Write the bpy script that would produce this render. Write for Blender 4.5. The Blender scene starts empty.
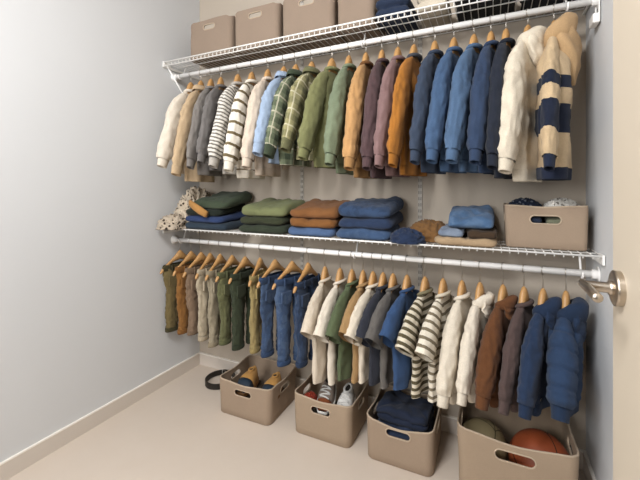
import bpy, bmesh, math, random
from mathutils import Vector, Matrix, noise

PI = math.pi
SC = bpy.context.scene
COL = SC.collection

# ------------------------------------------------------------------ camera
FPX, HORIZON, YAW, CAMZ = 361.0, 189.0, math.radians(25.5), 1.227
cam = bpy.data.objects.new('camera', bpy.data.cameras.new('camera'))
COL.objects.link(cam)
cam.location = (0, 0, CAMZ)
cam.rotation_euler = (PI / 2, 0, YAW)
cam.data.sensor_width = 36.0
cam.data.lens = FPX / 640 * 36.0
cam.data.shift_y = -(240 - HORIZON) / 640
cam.data.clip_start = 0.02
SC.camera = cam

# ------------------------------------------------------------------ light
world = bpy.data.worlds.new('world')
SC.world = world
world.use_nodes = True
world.node_tree.nodes['Background'].inputs[0].default_value = (1.0, 0.97, 0.93, 1)
world.node_tree.nodes['Background'].inputs[1].default_value = 0.03


def area(name, loc, target, sx, sy, power, color):
    d = bpy.data.lights.new(name, 'AREA')
    d.shape = 'RECTANGLE'
    d.size, d.size_y, d.energy, d.color = sx, sy, power, color
    o = bpy.data.objects.new(name, d)
    COL.objects.link(o)
    o.location = loc
    o.rotation_euler = (Vector(target) - Vector(loc)).to_track_quat('-Z', 'Y').to_euler()
    return o


area('ceiling_lamp_light', (-0.72, -0.30, 2.52), (-0.60, 1.5, 0.8), 0.6, 0.5, 62, (0.985, 0.99, 1.0))
area('doorway_light', (-1.10, -1.3, 1.75), (-0.55, 1.7, 0.95), 1.2, 1.0, 42, (0.98, 0.99, 1.0))

SC.view_settings.view_transform = 'Standard'
SC.view_settings.look = 'None'
SC.view_settings.gamma = 1.0
SC.view_settings.use_curve_mapping = False
SC.view_settings.exposure = 0.02


# ------------------------------------------------------------------ measuring
def ray(px):
    u = px - 320.0
    return (-math.sin(YAW) * FPX + math.cos(YAW) * u, math.cos(YAW) * FPX + math.sin(YAW) * u)


def x_at(px, Y):
    rx, ry = ray(px)
    return rx / ry * Y


def z_at(px, py, Y):
    return CAMZ + (HORIZON - py) / ray(px)[1] * Y


# ------------------------------------------------------------------ materials
def lin(h):
    h = h.lstrip('#')
    c = [int(h[i:i + 2], 16) / 255 for i in (0, 2, 4)]
    return tuple(x / 12.92 if x <= 0.04045 else ((x + 0.055) / 1.055) ** 2.4 for x in c) + (1.0,)


class NT:
    def __init__(self, name, rough=0.85, metallic=0.0):
        self.m = bpy.data.materials.new(name)
        self.m.use_nodes = True
        self.t = self.m.node_tree
        self.b = self.t.nodes['Principled BSDF']
        self.b.inputs['Roughness'].default_value = rough
        self.b.inputs['Metallic'].default_value = metallic

    def n(self, kind, **kw):
        nd = self.t.nodes.new(kind)
        for k, v in kw.items():
            setattr(nd, k, v)
        return nd

    def l(self, a, b):
        self.t.links.new(a, b)

    def math(self, op, a, b=None):
        nd = self.n('ShaderNodeMath', operation=op)
        for i, v in enumerate((a, b)):
            if v is None:
                continue
            if isinstance(v, (int, float)):
                nd.inputs[i].default_value = v
            else:
                self.l(v, nd.inputs[i])
        return nd.outputs[0]

    def mix(self, fac, a, b, blend='MIX'):
        nd = self.n('ShaderNodeMix', data_type='RGBA', blend_type=blend)
        for s, v in ((nd.inputs[0], fac), (nd.inputs[6], a), (nd.inputs[7], b)):
            if isinstance(v, (int, float, tuple)):
                s.default_value = v
            else:
                self.l(v, s)
        return nd.outputs[2]

    def noise(self, scale, detail=3.0, coord=None, rough=0.55):
        nd = self.n('ShaderNodeTexNoise')
        nd.inputs['Scale'].default_value = scale
        nd.inputs['Detail'].default_value = detail
        nd.inputs['Roughness'].default_value = rough
        self.l(coord if coord is not None else self.coord(), nd.inputs['Vector'])
        return nd.outputs['Fac']

    def coord(self, which='Object'):
        if not hasattr(self, 'tc'):
            self.tc = self.n('ShaderNodeTexCoord')
        return self.tc.outputs[which]

    def color(self, c):
        if isinstance(c, tuple):
            self.b.inputs['Base Color'].default_value = c
        else:
            self.l(c, self.b.inputs['Base Color'])

    def bump(self, h, strength=0.3, dist=0.002):
        nd = self.n('ShaderNodeBump')
        nd.inputs['Strength'].default_value = strength
        nd.inputs['Distance'].default_value = dist
        self.l(h, nd.inputs['Height'])
        self.l(nd.outputs[0], self.b.inputs['Normal'])


def plain(name, hexc, rough=0.5, metallic=0.0, var=0.0, scale=8, bump=0.0, bscale=60):
    t = NT(name, rough, metallic)
    c = lin(hexc)
    if var:
        n = t.noise(scale)
        lo = tuple(x * (1 - var) for x in c[:3]) + (1,)
        hi = tuple(min(1, x * (1 + var)) for x in c[:3]) + (1,)
        t.color(t.mix(n, lo, hi))
    else:
        t.color(c)
    if bump:
        t.bump(t.noise(bscale, 4), bump)
    return t.m


def dim(c, k):
    return tuple(min(1, x * k) for x in c[:3]) + (1,)


def mute(c):
    g = 0.3 * c[0] + 0.59 * c[1] + 0.11 * c[2]
    d = 0.28 if c[2] > c[0] else (0.20 if c[1] > c[0] * 0.96 else 0.08)
    k = 0.74 + 0.14 * max(0.0, min(1.0, (g - 0.35) / 0.3))
    return tuple((x + (g - x) * d) * k for x in c[:3]) + (1.0,)


def fabric(name, hexc, pattern=None, hex2=None, var=0.16, weave=420, scale=14, hex3=None, bands=None, sheen=0.06):
    """woven cloth: mottled dye, fine weave bump and an optional woven pattern in metres of cloth"""
    t = NT(name, 0.9)
    base = mute(lin(hexc))
    t.b.inputs['Specular IOR Level'].default_value = 0.12
    t.b.inputs['Sheen Weight'].default_value = sheen
    t.b.inputs['Sheen Roughness'].default_value = 0.6
    n = t.noise(scale, 4)
    n2 = t.noise(240, 2)
    base = dim(base, 1.17)
    col = t.mix(n, dim(base, 1 - var), dim(base, 1 + var))
    if pattern:
        uv = t.n('ShaderNodeSeparateXYZ')
        t.l(t.coord('UV'), uv.inputs[0])
        U, V = uv.outputs[0], uv.outputs[1]

        def stripe(x, period, share, off=0.0):
            f = t.math('FRACT', t.math('ADD', t.math('DIVIDE', x, period), off))
            return t.math('LESS_THAN', f, share)
        if pattern == 'stripe':
            per, share = bands
            col = t.mix(stripe(V, per, share), col, mute(lin(hex2)))
        elif pattern == 'plaid':
            a = stripe(V, 0.085, 0.36)
            b = stripe(U, 0.085, 0.36)
            s = t.math('MULTIPLY', t.math('ADD', a, b), 0.42)
            col = t.mix(s, col, mute(lin(hex2)))
            w = t.math('MAXIMUM', stripe(V, 0.085, 0.10, 0.35), stripe(U, 0.085, 0.08, 0.35))
            col = t.mix(t.math('MULTIPLY', w, 0.75), col, mute(lin(hex3)))
        elif pattern == 'bands':
            acc = None
            for lo, hi in bands:
                k = t.math('MULTIPLY', t.math('GREATER_THAN', V, lo), t.math('LESS_THAN', V, hi))
                acc = k if acc is None else t.math('MAXIMUM', acc, k)
            col = t.mix(acc, col, mute(lin(hex2)))
        elif pattern == 'spots':
            vo = t.n('ShaderNodeTexVoronoi')
            vo.inputs['Scale'].default_value = 42
            t.l(t.coord(), vo.inputs['Vector'])
            sp = t.math('LESS_THAN', vo.outputs['Distance'], 0.30)
            col = t.mix(sp, col, mute(lin(hex2)))
        elif pattern == 'denim':
            col = t.mix(t.math('MULTIPLY', t.math('GREATER_THAN', t.noise(30, 5), 0.52), 0.30), col, mute(lin(hex2)))
    col = t.mix(t.math('MULTIPLY', n2, 0.55), col, (0.45, 0.45, 0.45, 1), 'MULTIPLY')
    t.color(col)
    h = t.math('ADD', t.noise(weave, 2), t.math('MULTIPLY', t.noise(60, 3), 0.8))
    t.bump(h, 0.35, 0.0015)
    return t.m


M = {}
M['wall'] = plain('wall_paint', '#d1d2d3', 0.9, var=0.015, scale=3, bump=0.05, bscale=250)
M['wallshade'] = plain('back_wall_shade_tint', '#b8ac9d', 0.9, var=0.015, scale=3, bump=0.05, bscale=250)  # white wall darkened and warmed: closet shade is put into the colour
M['ceil'] = plain('ceiling_paint', '#cbc6bf', 0.9, bump=0.05, bscale=200)
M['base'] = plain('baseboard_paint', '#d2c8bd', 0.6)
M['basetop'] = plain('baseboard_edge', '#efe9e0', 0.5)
M['wire'] = plain('white_vinyl_wire', '#eceae6', 0.42)
M['rod'] = plain('white_rod_enamel', '#edebe8', 0.38)
M['track'] = plain('white_track_metal', '#b9b2a8', 0.5)
M['slot'] = plain('track_slot', '#3b352e', 0.9)
M['door'] = plain('cream_door_paint', '#c0b4a2', 0.5, var=0.02, scale=2)
M['nickel'] = plain('satin_nickel', '#bdb2a4', 0.28, 1.0)
M['steel'] = plain('hook_steel', '#b9b4ac', 0.3, 1.0)
M['black'] = plain('black_leather', '#17130f', 0.45, bump=0.2, bscale=90)
M['hole'] = plain('dark_lining', '#2c241b', 0.9)

t = NT('stone_floor', 0.55)
n1 = t.noise(2.2, 5)
n2 = t.noise(14, 4)
c = t.mix(n1, lin('#cabcae'), lin('#d4c8bb'))
c = t.mix(t.math('MULTIPLY', n2, 0.35), c, lin('#c5b4a2'))
t.color(c)
t.bump(n2, 0.04)
M['floor'] = t.m

t = NT('beech_wood', 0.42)
mp = t.n('ShaderNodeMapping')
t.l(t.coord(), mp.inputs[0])
mp.inputs['Scale'].default_value = (3, 22, 22)
n1 = t.noise(6, 5, mp.outputs[0])
t.color(t.mix(n1, lin('#9c6f3e'), lin('#cba069')))
M['wood'] = t.m


def felt(name, hexc):
    t = NT(name, 0.93)
    b = lin(hexc)
    n1, n2 = t.noise(9, 4), t.noise(170, 3)
    col = t.mix(n1, dim(b, 0.9), dim(b, 1.08))
    t.color(t.mix(t.math('MULTIPLY', n2, 0.5), col, dim(b, 0.74)))
    t.bump(t.noise(300, 3), 0.4, 0.0015)
    return t.m


M['felt'] = felt('tan_felt', '#9a8672')
M['felt2'] = felt('pale_tan_felt', '#9f8b75')
M['feltbin'] = felt('rose_tan_shaded_felt', '#8d7b6b')  # rose tone is the felt's own; darkened in place of upper-shelf shade
M['binding'] = felt('felt_binding', '#b3a08a')


# ------------------------------------------------------------------ objects
def link_mesh(name, verts, faces, mat, parent=None, smooth=True, uvs=None, loc=None):
    me = bpy.data.meshes.new(name)
    me.from_pydata([tuple(v) for v in verts], [], faces)
    me.update()
    if uvs:
        lay = me.uv_layers.new(name='UVMap')
        for lp in me.loops:
            lay.data[lp.index].uv = uvs[lp.vertex_index]
    me.materials.append(mat)
    if smooth:
        me.polygons.foreach_set('use_smooth', [True] * len(me.polygons))
    o = bpy.data.objects.new(name, me)
    COL.objects.link(o)
    if parent:
        o.parent = parent
    if loc is not None:
        o.location = loc
    return o


def tag(o, label, cat, group=None):
    o['label'] = label
    o['category'] = cat
    if group:
        o['group'] = group
    return o


def thing(name, label, cat, loc, rz=0.0, group=None, rot=None):
    o = bpy.data.objects.new(name, None)
    COL.objects.link(o)
    o.empty_display_size = 0.05
    o.location = loc
    o.rotation_euler = rot if rot else (0, 0, rz)
    return tag(o, label, cat, group)


def structure(o):
    o['kind'] = 'structure'
    return o


class MB:
    """collects verts and faces for one mesh"""

    def __init__(self):
        self.v, self.f, self.uv = [], [], []

    def add(self, verts, faces, uvs=None):
        k = len(self.v)
        self.v += [Vector(p) for p in verts]
        self.f += [tuple(i + k for i in q) for q in faces]
        self.uv += uvs if uvs else [(0, 0)] * len(verts)

    def box(self, a, b):
        (x0, y0, z0), (x1, y1, z1) = a, b
        self.add([(x0, y0, z0), (x1, y0, z0), (x1, y1, z0), (x0, y1, z0), (x0, y0, z1), (x1, y0, z1), (x1, y1, z1), (x0, y1, z1)],
                 [(0, 3, 2, 1), (4, 5, 6, 7), (0, 1, 5, 4), (1, 2, 6, 5), (2, 3, 7, 6), (3, 0, 4, 7)])

    def loft(self, rings, cap0=False, cap1=False, uvs=None, closed=True):
        n = len(rings[0])
        k = [p for r in rings for p in r]
        f = []
        for i in range(len(rings) - 1):
            for j in range(n if closed else n - 1):
                a, b = i * n + j, i * n + (j + 1) % n
                f.append((a, b, b + n, a + n))
        if cap0:
            f.append(tuple(range(n - 1, -1, -1)))
        if cap1:
            f.append(tuple(range((len(rings) - 1) * n, len(rings) * n)))
        self.add(k, f, uvs)

    def tube(self, path, r, n=8, cap=True, closed=False):
        """round tube along a polyline; r a number or one per point"""
        P = [Vector(p) for p in path]
        m = len(P)
        R = r if isinstance(r, (list, tuple)) else [r] * m
        rings, ref = [], None
        for i, p in enumerate(P):
            if closed:
                T = (P[(i + 1) % m] - P[i - 1]).normalized()
            else:
                T = (P[min(i + 1, m - 1)] - P[max(i - 1, 0)]).normalized()
            if ref is None:
                ref = Vector((0, 0, 1)) if abs(T.z) < 0.9 else Vector((1, 0, 0))
            N = (ref - T * ref.dot(T)).normalized()
            ref = N
            B = T.cross(N)
            rings.append([p + (N * math.cos(2 * PI * j / n) + B * math.sin(2 * PI * j / n)) * R[i] for j in range(n)])
        if closed:
            rings.append(rings[0])
        self.loft(rings, cap and not closed, cap and not closed)

    def build(self, name, mat, parent=None, smooth=True, loc=None, uv=False):
        return link_mesh(name, self.v, self.f, mat, parent, smooth, self.uv if uv else None, loc)


def bevel(o, w=0.004, seg=2):
    m = o.modifiers.new('bevel', 'BEVEL')
    m.width, m.segments, m.limit_method = w, seg, 'ANGLE'
    return o


def nz(x, y, z, s=0.0):
    return noise.noise(Vector((x + s * 7.31, y - s * 3.77, z + s * 1.93)))


def lerp(a, b, k):
    return a + (b - a) * k


def sstep(a, b, x):
    k = max(0.0, min(1.0, (x - a) / (b - a)))
    return k * k * (3 - 2 * k)


# ------------------------------------------------------------------ room
XL, XR, YB, YF, ZC = -1.86, 0.37, 1.93, -1.45, 2.6


def slab(name, a, b, mat, bev=0):
    m = MB()
    m.box(a, b)
    return structure(m.build(name, mat, smooth=False))


slab('floor', (XL - 0.1, YF, -0.1), (1.6, YB + 0.1, 0), M['floor'])
slab('ceiling', (XL - 0.1, YF, ZC), (1.6, YB + 0.1, ZC + 0.1), M['ceil'])
slab('wall_back', (XL - 0.1, YB, 0), (XR + 0.1, YB + 0.1, ZC), M['wallshade'])
slab('wall_left', (XL - 0.1, YF, 0), (XL, YB, ZC), M['wall'])
slab('wall_right', (XR, -0.1, 0), (XR + 0.1, YB, ZC), M['wall'])
slab('wall_front', (0.225, -0.22, 0), (1.6, -0.1, ZC), M['wall'])
BBH = 0.075


def baseboard(name, a, b, ta, tb):
    o = slab(name, a, b, M['base'])
    m = MB()
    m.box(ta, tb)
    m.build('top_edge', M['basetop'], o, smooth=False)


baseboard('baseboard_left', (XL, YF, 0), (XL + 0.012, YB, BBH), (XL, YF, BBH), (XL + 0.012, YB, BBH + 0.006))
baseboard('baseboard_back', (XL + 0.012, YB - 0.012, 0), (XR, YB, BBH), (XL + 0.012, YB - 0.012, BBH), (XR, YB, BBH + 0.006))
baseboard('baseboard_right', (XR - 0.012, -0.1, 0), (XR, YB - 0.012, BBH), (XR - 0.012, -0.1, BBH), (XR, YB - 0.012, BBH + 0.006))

# door standing open beside the camera, lever near its free edge
DX, DE = 0.1715, 0.7125
m = MB()
m.box((DX, -0.06, 0.008), (DX + 0.036, DE, 2.04))
door = structure(bevel(m.build('door_1', M['door'], smooth=False), 0.002))
m = MB()
for zz in (0.25, 1.05, 1.82):
    m.tube([(DX + 0.04, -0.062, zz - 0.045), (DX + 0.04, -0.062, zz + 0.045)], 0.006, 10)
m.build('hinge', M['nickel'], door)
RY, RZ = 0.672, z_at(618, 288.5, 0.672)
m = MB()
rr = []
for x, r in ((0, 0.0258), (-0.006, 0.0258), (-0.0085, 0.0262), (-0.010, 0.0235), (-0.010, 0.011)):
    rr.append([(DX + x, RY + r * math.cos(2 * PI * j / 40), RZ + r * math.sin(2 * PI * j / 40)) for j in range(40)])
m.loft(rr, False, True)
h = m.build('handle_rose', M['nickel'], door)
m = MB()
m.tube([(DX - 0.008, RY, RZ), (DX - 0.015, RY, RZ), (DX - 0.0155, RY, RZ), (DX - 0.044, RY, RZ)], [0.0105, 0.0105, 0.0078, 0.0078], 24)
m.build('handle_neck', M['nickel'], door)
m = MB()
m.tube([(DX - 0.0430, RY + 0.018, RZ), (DX - 0.0430, RY + 0.016, RZ), (DX - 0.0430, RY - 0.070, RZ), (DX - 0.0430, RY - 0.072, RZ)], [0.005, 0.0066, 0.0066, 0.0052], 24)
m.build('handle_lever', M['nickel'], door)

# ------------------------------------------------------------------ shelving
RODY, SHY = 1.705, 1.62
ROD_LOW, ROD_HIGH = 0.900, 1.950
DECK_LOW, DECK_HIGH = 0.982, 2.018
X0, X1 = XL + 0.012, XR - 0.008


def wire_shelf(label, z, lip, spacing):
    root = thing('wire_shelf', label, 'shelf', (0, 0, z))
    m = MB()
    n = int((X1 - X0) / spacing)
    for i in range(n + 1):
        x = X0 + (X1 - X0) * i / n
        m.tube([(x, YB - 0.006, 0), (x, SHY + 0.002, 0), (x, SHY - 0.001, -0.003), (x, SHY - 0.001, -lip)], 0.0021, 6)
    m.build('cross_wires', M['wire'], root)
    m = MB()
    m.tube([(X0, SHY - 0.004, 0.0005), (X1, SHY - 0.004, 0.0005)], 0.0040, 10)
    m.build('front_wire', M['wire'], root)
    if lip > 0.02:
        m = MB()
        m.tube([(X0, SHY - 0.004, -lip), (X1, SHY - 0.004, -lip)], 0.0032, 10)
        m.build('lip_wire', M['wire'], root)
    for y in (SHY + 0.10, SHY + 0.205, YB - 0.014):
        m = MB()
        m.tube([(X0, y, -0.0045), (X1, y, -0.0045)], 0.0028, 8)
        m.build('stringer', M['wire'], root)
    for x, s in ((X0 - 0.004, 1), (X1, -1)):
        m = MB()
        m.box((x - 0.004, SHY - 0.01, -0.03), (x + 0.004, SHY + 0.045, 0.006))
        m.box((x - 0.003, SHY + 0.04, -0.03), (x + 0.003, YB, -0.018))
        m.build('end_bracket', M['wire'], root, smooth=False)
        if s < 0 and z > 1.5:
            m = MB()
            m.box((x - 0.002, SHY + 0.050, -0.150), (x + 0.002, SHY + 0.062, -0.018))
            m.build('bracket_strip', M['wire'], root, smooth=False)
            m = MB()
            m.box((x - 0.002, SHY + 0.100, -0.150), (x + 0.002, SHY + 0.112, -0.018))
            m.build('bracket_strip', M['wire'], root, smooth=False)
            m = MB()
            m.box((x - 0.020, SHY + 0.048, -0.165), (x + 0.004, SHY + 0.114, -0.128))
            bevel(m.build('bracket_cup', M['wire'], root, smooth=False), 0.006, 3)
        if s < 0 or z < 1.5:
            continue
        m = MB()
        m.tube([(x + s * 0.004, SHY + 0.02, -0.02), (x + s * 0.004, YB - 0.012, -0.33)], 0.0055, 8)
        m.build('support_brace', M['wire'], root)
    return root


wire_shelf('upper white wire shelf carrying the felt bins below the ceiling', DECK_HIGH, 0.024, 0.0295)
wire_shelf('lower white wire shelf carrying the stacks of folded clothes', DECK_LOW, 0.011, 0.0295)


def closet_rod(label, z, sup):
    root = thing('closet_rod', label, 'rod', (0, RODY, z))
    m = MB()
    m.tube([(X0, 0, 0), (X1 - 0.004, 0, 0)], 0.0135, 24)
    m.build('tube', M['rod'], root)
    for x, s in ((XL + 0.002, 1), (XR - 0.002, -1)):
        m = MB()
        m.tube([(x, 0, 0), (x + s * 0.004, 0, 0), (x + s * 0.0041, 0, 0), (x + s * 0.022, 0, 0)], [0.03, 0.03, 0.0185, 0.0185], 20)
        m.build('end_socket', M['rod'], root)
    for x in sup:
        m = MB()
        pts = [(x, 0.045, 0.066), (x, 0.045, 0.0)]
        for k in range(9):
            a = PI * k / 8
            pts.append((x, 0.0175 * math.cos(a) * (1 if k else 1), -0.0185 * math.sin(a)))
        pts[1] = (x, 0.024, 0.012)
        pts.append((x, -0.0185, 0.006))
        m.tube(pts, 0.0042, 8)
        m.build('support_hook', M['rod'], root)
    return root


closet_rod('upper white closet rod holding shirts and sweatshirts', ROD_HIGH, (-1.806, -0.58, 0.268))
closet_rod('lower white closet rod holding trousers, tees and jackets', ROD_LOW, (-1.80, -0.62, 0.315))

for px, desc in ((302, 'slotted white wall track behind the brown folded stack'), (420, 'slotted white wall track behind the small brown bundle')):
    x = x_at(px, YB - 0.005)
    o = thing('wall_track', desc, 'wall track', (x, YB, 0.70), group='wall tracks behind the shelves')
    m = MB()
    m.box((-0.011, -0.006, 0), (0.011, 0, 1.72))
    m.build('channel', M['track'], o, smooth=False)
    m = MB()
    for k in range(54):
        z = 0.02 + k * 0.032
        for sx in (-0.0052, 0.0052):
            m.box((sx - 0.0016, -0.0066, z), (sx + 0.0016, -0.0055, z + 0.017))
    m.build('slots', M['slot'], o, smooth=False)


# ------------------------------------------------------------------ hangers
def hanger(x, theta, rodz, label, group, drop, wide=0.165, bar=False):
    """drop: distance from rod centre to the top of the wood"""
    root = thing('clothes_hanger', label, 'clothes hanger', (x, RODY, rodz - drop - 0.06), -PI / 2 - theta, group)
    m = MB()
    rings = []
    for i in range(33):
        q = -1 + 2 * i / 32
        xx = wide * q
        a = abs(q)
        if bar:
            zc = 0.036 - 0.085 * a ** 1.1 - 0.012 * a ** 3
            hh = 0.0125 + 0.018 * math.exp(-(xx / 0.034) ** 2)
        else:
            zc = 0.044 * math.exp(-(xx / 0.042) ** 4) - 0.017 - 0.078 * abs(xx) / 0.15
            hh = 0.0105 + 0.032 * math.exp(-(xx / 0.034) ** 4)
        ty = 0.0060 + 0.0085 * math.exp(-(xx / 0.045) ** 2) + 0.003 * a ** 2
        if i in (0, 32):
            hh, ty = hh * 0.4, ty * 0.4
        rings.append([(xx, ty * math.cos(2 * PI * j / 12), zc + hh * math.sin(2 * PI * j / 12)) for j in range(12)])
    m.loft(rings, True, True)
    m.build('wooden_arms', M['wood'], root)
    if bar:
        m = MB()
        m.tube([(-wide * 0.86, 0, -0.04), (wide * 0.86, 0, -0.04)], 0.005, 8)
        m.build('trouser_bar', M['wood'], root)
    m = MB()
    top = drop + 0.06
    pts = [(0, 0, 0.06), (0, 0, top - 0.030)]
    r = 0.0172
    for k in range(13):
        a = -PI / 2 + 1.15 * 2 * PI * 0.62 * k / 12
        pts.append((r * math.cos(a) * 1.0, 0, top + r * math.sin(a)))
    pts[1] = (0, 0, top - 0.026)
    m.tube(pts, 0.0016, 6)
    m.build('hook', M['steel'], root)
    return root


# ------------------------------------------------------------------ garments
def ztop(x, neck, hw, drop):
    a = abs(x)
    if a <= neck:
        return -0.004 - 0.010 * (1 - (a / neck) ** 2)
    return -0.004 - drop * ((a - neck) / (hw - neck)) ** 1.15


def torso_mesh(hw, hem_hw, L, thick, seed, neck=0.045, drop=0.052, nu=34, nv=30, wr=1.0, quilt=0.0, hem_in=0.0):
    m = MB()
    rings, uvs = [], []
    n = 2 * nu
    for v in range(nv + 1):
        t = v / nv
        ring = []
        for j in range(n):
            a = 2 * PI * j / n
            ca, sa = math.cos(a), math.sin(a)
            xn = math.copysign(abs(ca) ** 0.62, ca)
            yn = math.copysign(abs(sa) ** 0.8, sa)
            w = lerp(hw, hem_hw, sstep(0.1, 0.9, t)) - hem_in * sstep(0.88, 1.0, t)
            x = xn * w
            zt = ztop(xn * hw, neck, hw, drop)
            zb = -L + 0.006 * nz(x * 9, 0, 3.1, seed)
            z = lerp(zt, zb, t)
            th = lerp(0.010, thick, sstep(0.0, 0.22, t)) * lerp(1.0, 0.86, t)
            fold = (math.sin(x * 52 + seed * 3 + 1.5 * nz(x * 6, z * 5, 0, seed)) * 0.0075 + 0.011 * nz(x * 14, z * 7, 1.0, seed)) * sstep(0.03, 0.45, t) * wr
            y = yn * th + fold * (0.35 + 0.65 * abs(yn)) + 0.006 * nz(x * 30, z * 26, 5.0 + yn, seed) * wr
            if quilt:
                y += math.copysign(quilt * abs(math.sin(PI * z / 0.062)) ** 0.4, yn) * abs(yn)
            ring.append((x, y, z))
            uvs.append((x + (0.5 if sa < 0 else 0), -z))
        rings.append(ring)
    m.loft(rings, False, False, uvs)
    f = [(j, n - j, n - j - 1, j + 1) for j in range(1, nu - 1)]
    m.f += [tuple(q) for q in f] + [(0, n - 1, 1), (nu, nu - 1, nu + 1)]
    return m


def sleeve_mesh(s, hw, reach, zc, drop, seed, r0=0.066, r1=0.044, ry0=0.030, ry1=0.030, yoff=0.0, nu=36, nv=48, wr=1.0, short=False, quilt=0.0, bulge=0.0):
    P0 = Vector((s * 0.050, 0, -0.034))
    Pa = Vector((s * 0.088, yoff * 0.2, -0.062))
    Pb = Vector((s * (hw + 0.022), yoff * 0.6, lerp(-0.06, zc, 0.46)))
    P2 = Vector((s * reach, yoff, zc))
    if short:
        Pb = Vector((s * (hw + 0.022), 0, lerp(-0.05, zc, 0.52)))
    m = MB()
    rings, uvs, L = [], [], 0.0
    prev = None
    end = None
    for i in range(nv + 1):
        t = i / nv
        o = 1 - t
        c = P0 * o ** 3 + Pa * 3 * t * o * o + Pb * 3 * t * t * o + P2 * t ** 3
        T = ((Pa - P0) * o * o + (Pb - Pa) * 2 * t * o + (P2 - Pb) * t * t).normalized()
        N = Vector((T.z, 0, -T.x)) * -s
        N = Vector((abs(N.x) * s, 0, N.z if N.x * s > 0 else -N.z)).normalized()
        if prev is not None:
            L += (c - prev).length
        prev = c
        g = sstep(-0.10, 0.55, t)
        rx = lerp(0.022, lerp(r0, r1, sstep(0.3, 1.0, t)), g) + bulge * math.exp(-((t - 0.9) / 0.10) ** 2)
        ry = lerp(0.017, lerp(ry0 * 1.12, ry1, sstep(0.5, 1.0, t)), sstep(-0.08, 0.65, t))
        k = 0.5 if i == 0 else 1.0
        if not short:
            k *= 1 - 0.16 * sstep(0.95, 1.0, t)
        ring = []
        for j in range(nu + 1):
            a = 2 * PI * j / nu + PI
            d = 1.0
            d += wr * (0.10 * nz(math.cos(a) * 1.1, math.sin(a) * 1.1, t * 5.0, seed) + 0.055 * nz(math.cos(a) * 2.4, math.sin(a) * 2.4, t * 13, seed + 2))
            rdg = 1 - abs(nz(math.cos(a) * 1.6, math.sin(a) * 1.6, t * 5.5 + 0.25 * math.sin(a), seed + 9)) * 2.2
            d -= wr * 0.15 * max(0.0, rdg) ** 3 * g
            rdg = 1 - abs(nz(math.cos(a) * 3.1, math.sin(a) * 3.1, t * 11 + 0.5 * math.cos(a), seed + 5)) * 2.2
            d -= wr * 0.08 * max(0.0, rdg) ** 3 * g
            amp = 0.035 * math.exp(-((t - 0.52) / 0.16) ** 2) + 0.065 * sstep(0.72, 0.92, t) * (0 if short else 1)
            d += wr * amp * math.sin(2 * PI * (t * 11 + 0.35 * math.sin(a + seed)) + seed)
            dy = 1.0
            if quilt:
                q = abs(math.sin(PI * L / 0.062))
                d += quilt * (0.8 - 2.2 * math.exp(-(((L + 0.031) % 0.062 - 0.031) / 0.0075) ** 2))
            p = c + N * (rx * k * d * math.cos(a)) + Vector((0, ry * k * d * math.sin(a) * dy, 0))
            ring.append(p)
            uvs.append((j / nu * 0.24, L))
        rings.append(ring)
        end = (c, T, N, rx * k, ry * k)
    m.loft(rings, True, False, uvs, closed=False)
    return m, end, L


def cuff_mesh(end, length, rib=True, k=0.92, n=30, flare=0.9):
    c, T, N, rx, ry = end
    Y = Vector((0, 1, 0))
    rings = []
    for i, (q, s) in enumerate(((-0.12, k * 0.9), (0.0, k * 1.02), (0.25, k), (0.75, k * flare), (0.97, k * flare), (1.0, k * flare * 0.93), (0.9, k * flare * 0.82), (0.3, k * 0.8))):
        ring = []
        for j in range(n):
            a = 2 * PI * j / n
            d = s * (1 + (0.035 if j % 2 else -0.035) * (1 if rib else 0))
            ring.append(c + T * (q * length) + N * (rx * d * math.cos(a)) + Y * (ry * d * math.sin(a)))
        rings.append(ring)
    m = MB()
    m.loft(rings)
    return m


def collar_ring(name, mat, root, rx=0.047, ry=0.025, r=0.0085, back=0.006, dip=0.018, z=0.0):
    m = MB()
    pts, R = [], []
    for k in range(28):
        a = 2 * PI * k / 28
        pts.append((rx * math.cos(a), ry * math.sin(a), z + back * max(0, math.sin(a)) - dip * max(0, -math.sin(a))))
        R.append(r * (1 + 0.15 * math.sin(a)))
    m.tube(pts, R, 10, closed=True)
    return m.build(name, mat, root)


def shirt_collar(mat, root):
    """standing fold over collar of a button shirt"""
    m = MB()
    rings = []
    for q in range(7):
        ring = []
        for k in range(29):
            a = -PI / 2 + 0.15 + (2 * PI - 0.3) * k / 28
            rx, ry, z = ((0.052, 0.026, -0.008), (0.050, 0.025, 0.010), (0.051, 0.026, 0.024), (0.056, 0.030, 0.027), (0.064, 0.036, 0.018), (0.070, 0.041, 0.000), (0.068, 0.039, -0.003))[q]
            ring.append((rx * math.cos(a), ry * math.sin(a), z - 0.012 * max(0, -math.sin(a))))
        rings.append(ring)
    m.loft(rings, closed=False)
    return m.build('collar', mat, root)


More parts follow.
